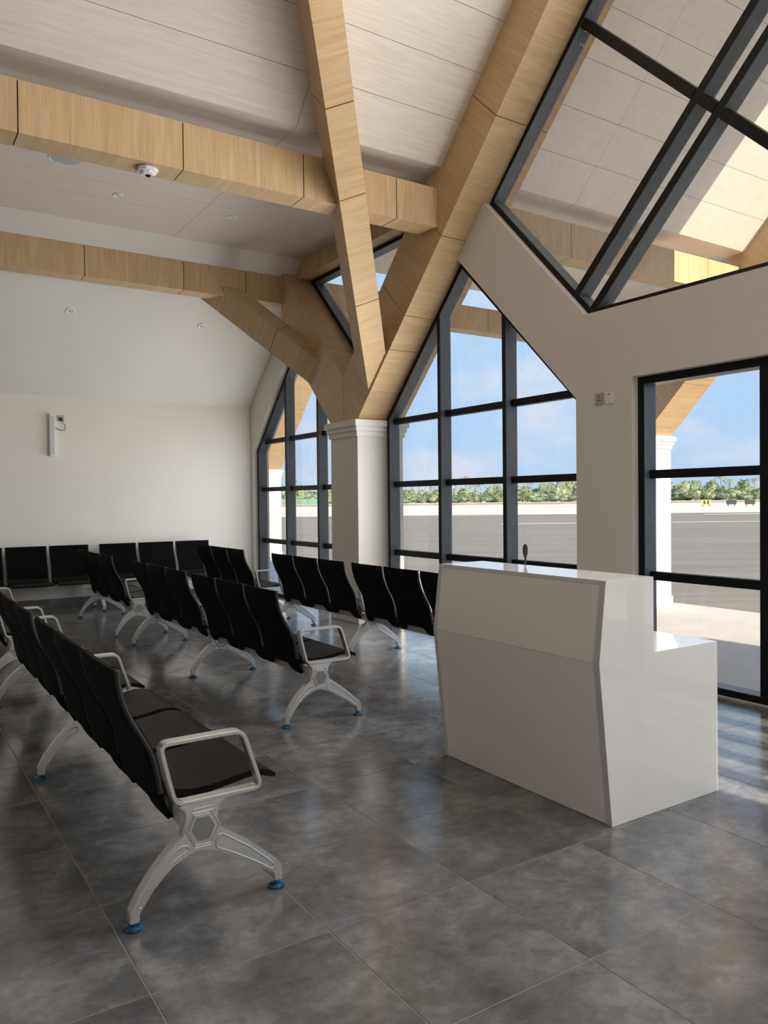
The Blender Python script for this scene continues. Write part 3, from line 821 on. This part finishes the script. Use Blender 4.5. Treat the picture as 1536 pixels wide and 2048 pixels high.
# two plates on the pier
t = thing('wall_socket', 'beige three-hole plug socket on the pier beside the door', 'socket', (XW, 4.44, 2.256))
m = MB(); m.box(-.010, 0, -.043, .043, -.048, .048); m.build('plate', 'socket_beige', t, bevel=.002)
for dy_, dz_, w_, h_ in ((0, .014, .004, .008), (-.011, -.012, .006, .004), (.011, -.012, .006, .004)):
    m = MB(); m.box(-.0115, -.0095, dy_-w_, dy_+w_, dz_-h_, dz_+h_); m.build('slot', 'dark_plastic', t)
t = thing('wall_switch', 'white card-switch plate next to the beige socket on the pier', 'switch', (XW, 4.333, 2.256))
m = MB(); m.box(-.010, 0, -.041, .041, -.048, .048); m.build('plate', 'white_plastic', t, bevel=.002)
m = MB(); m.box(-.0125, -.009, -.016, .016, .024, .029); m.build('slot', 'dark_plastic', t)
m = MB(); m.box(-.012, -.009, -.014, .014, -.02, .012); m.build('rocker', 'white_plastic', t, bevel=.001)

# ------------------------------------------------------------------ outside: porch floor, apron, sand, trees
m = MB(); m.box(5.30, 10.55, -8, 40, -0.5, Z_OUT); tag(m.build('patio', 'patio_concrete', kind='structure'), 'pale concrete porch floor', 'pavement')
m = MB(); m.box(5.35, 8.55, -7.0, -6.0, -.5, 5.6); m.build('wall_sun_blocker', 'plaster_exterior', kind='structure')  # unseen wall added to keep the sun off the porch floor near the door
VD = Vector((_s, _c, 0)); VR = Vector((_c, -_s, 0))        # straight ahead and to the right in plan
FAR = Matrix(((VR.x, VD.x, 0, 0), (VR.y, VD.y, 0, 0), (0, 0, 1, 0), (0, 0, 0, 1)))
def far_obj(mb, name, mat, **k):
    o = mb.build(name, mat, **k); o.matrix_world = FAR; return o
m = MB(); m.box(-900, 900, -60, 84, -1.5, -0.30); o = far_obj(m, 'asphalt_apron', 'asphalt', kind='structure')
m = MB(); m.prism([(84, -0.30), (84, -1.5), (700, -1.5), (700, 0.35), (215, 0.35), (150, 0.05)], 0, -900, 900); o = far_obj(m, 'sand_strip', 'sand', kind='structure')
m = MB(); m.box(8, 60, 53.7, 53.95, -.299, -.290); o = far_obj(m, 'apron_marking', 'paint_white'); tag(o, 'thin pale line painted across the dark apron', 'marking')
m = MB(); m.prism([(31, 76), (60, 80.5), (60, 75.0)], 2, -.299, -.280); o = far_obj(m, 'apron_marking', 'sand'); tag(o, 'pale sand wedge on the apron edge at the far right', 'marking')
m = MB(); m.box(-160, 220, 165, 172, -.1, .45); o = far_obj(m, 'perimeter_road', 'asphalt'); tag(o, 'thin dark road strip below the distant trees', 'road')

def bush_mesh(name, seed, rx, ry, h, n, mat):
    rd = random.Random(seed); m = MB()
    lobes = [(rd.uniform(-.6, .6)*rx, rd.uniform(-.5, .5)*ry, rd.uniform(.35, .68)*h, rd.uniform(.30, .5)) for _ in range(7)]
    for _ in range(n):
        lx, ly, lz, lr = rd.choice(lobes)
        th, ph = rd.uniform(0, 2*math.pi), math.acos(rd.uniform(-.6, 1))
        k = lr*rd.uniform(.75, 1.05)
        c = Vector((lx + math.cos(th)*math.sin(ph)*rx*k, ly + math.sin(th)*math.sin(ph)*ry*k, max(.15, lz + math.cos(ph)*h*k*.8)))
        s = rd.uniform(.22, .55)
        a = Vector((rd.uniform(-1, 1), rd.uniform(-1, 1), rd.uniform(-.6, .6))).normalized()*s
        b = a.cross(Vector((rd.uniform(-1, 1), rd.uniform(-1, 1), rd.uniform(-1, 1)))).normalized()*s*.6
        m.add([c - a, c - b*.8, c + a, c + b], [(0, 1, 2, 3)])
    for lx, ly, lz, lr in lobes:       # dense inner masses and stems
        m.tube([(lx*.2, ly*.2, 0), (lx*.6, ly*.6, lz*.5), (lx, ly, lz)], .12, 5)
        ring = []
        for i in range(5):
            zz = -1 + i*.5; rr = math.sqrt(max(0.02, 1 - zz*zz))*lr*.82
            ring.append((lx, ly, lz + zz*lr*h*.62))
        m.tube(ring, 1, 7, rs=[.15, lr*rx*.62, lr*rx*.75, lr*rx*.62, .15])
    me = mesh(name, m.v, m.f); me.materials.append(MATS[mat]); return me
bushes = [bush_mesh('bush', 11, 5.5, 3.0, 5.8, 900, 'leaf_green'), bush_mesh('bush', 12, 6.5, 3.0, 4.8, 900, 'leaf_dark'), bush_mesh('bush', 13, 4.5, 3.0, 6.8, 800, 'leaf_green')]
def palm(seed, h):
    rd = random.Random(seed); m = MB(); bend = rd.uniform(-.8, .8)
    pts = [(bend*(t/6)**2, 0, h*t/6) for t in range(7)]
    m.tube(pts, .2, 7, rs=[.19, .15, .13, .12, .115, .11, .10]); tr_ = mesh('trunk', m.v, m.f, smooth=True); tr_.materials.append(MATS['trunk'])
    m = MB(); top = Vector(pts[-1])
    for k in range(17):
        az = 2*math.pi*k/17 + rd.uniform(-.2, .2); el = rd.uniform(-.35, 1.1); L = rd.uniform(2.1, 2.9)
        d = Vector((math.cos(az)*math.cos(el), math.sin(az)*math.cos(el), math.sin(el)))
        sp = [top + d*L*u + Vector((0, 0, -1.5*u*u*L*.55)) for u in (0, .2, .4, .6, .8, 1)]
        m.tube(sp, .03, 4)
        side_v = d.cross(Vector((0, 0, 1))).normalized()
        for i in range(5):
            for u in (0, .5):
                p = sp[i].lerp(sp[i+1], u); q = (sp[i+1]-sp[i])*.35
                for sg in (-1, 1):
                    w = .62*(1 - .75*abs((i + u)/5 - .35))
                    tip = p + side_v*sg*w + q + Vector((0, 0, -.35*w)); m.add([p, p + q*.6, tip], [(0, 1, 2)])
    fr = mesh('fronds', m.v, m.f); fr.materials.append(MATS['frond_green'])
    return tr_, fr
palms = [palm(21, 6.2), palm(22, 7.4), palm(23, 5.2)]
rd = random.Random(5)
def far_pos(u, dist): return VR*((u - 768)/F_PX*dist) + VD*dist
for k in range(112):
    low = k >= 58
    u = (505 + k*18.5 if not low else 500 + (k - 58)*19.6) + rd.uniform(-6, 6); dist = rd.uniform(236, 268) if not low else rd.uniform(218, 230); p = far_pos(u, dist)
    o = tag(link('bush', bushes[k % 3]), 'low green shrub at the foot of the distant treeline' if low else 'leafy tropical bush in the distant treeline beyond the sand', 'bush', 'shrubs at the foot of the treeline' if low else 'bushes in the distant treeline')
    s = rd.uniform(.75, 1.08) * (0.93 if u < 1000 else 1.06); o.location = (p.x, p.y, .1); o.rotation_euler = (0, 0, rd.uniform(0, 6.28)); o.scale = (s, s, s) if not low else (s*.9, s*.9, s*.52)
palm_u = [560, 592, 640, 812, 840, 866, 905, 932, 950, 962, 985, 1000, 1045, 1064, 1082, 1104, 1112, 1124, 1140, 1158, 1365, 1392, 1445, 1459, 1508, 1530]
for k, u in enumerate(palm_u):
    tr_, fr = palms[k % 3]; dist = rd.uniform(222, 240); p = far_pos(u, dist)
    t = thing('palm_tree', 'coconut palm with feathery crown in the distant treeline', 'palm tree', (p.x, p.y, .30), rd.uniform(0, 6.28), 'palms in the distant treeline')
    s = rd.uniform(.85, 1.12); t.scale = (s, s, s)
    link('trunk', tr_, parent=t); link('fronds', fr, parent=t)
# airfield signs at the runway edge
for u, lab, yel in ((1412, 'small yellow-faced airfield sign beyond the apron', True), (1463, 'small dark airfield box left of the outermost one', False), (1500, 'small dark airfield box farthest right beyond the apron', False)):
    p = far_pos(u, 120); t = thing('airfield_sign', lab, 'sign', (p.x, p.y, -.12), -YAW)
    for sx in (-.5, .5): m = MB(); m.box(sx-.05, sx+.05, -.05, .05, 0, .35); m.build('leg', 'dark_plastic', t)
    m = MB(); m.box(-.75, .75, -.1, .1, .3, 1.0); m.build('panel', 'sign_yellow' if yel else 'dark_plastic', t, bevel=.02)
    if yel:
        m = MB(); m.box(-.45, .45, -.115, -.095, .38, .92); m.build('face', 'dark_plastic', t); m = MB(); m.box(-.12, .12, -.13, -.11, .45, .85); m.build('mark', 'sign_yellow', t)
# green netting fence
p = far_pos(590, 205); t = thing('netting_fence', 'green netting fence below the trees beside the inner column', 'fence', (p.x, p.y, .3), -YAW)
for k in range(6): m = MB(); m.box(-6 + k*2.4 - .05, -6 + k*2.4 + .05, -.05, .05, 0, 1.65); m.build('post', 'netting_green', t)
m = MB(); m.box(-6, 6, .06, .09, .1, 1.55); m.build('netting', 'netting_green', t)
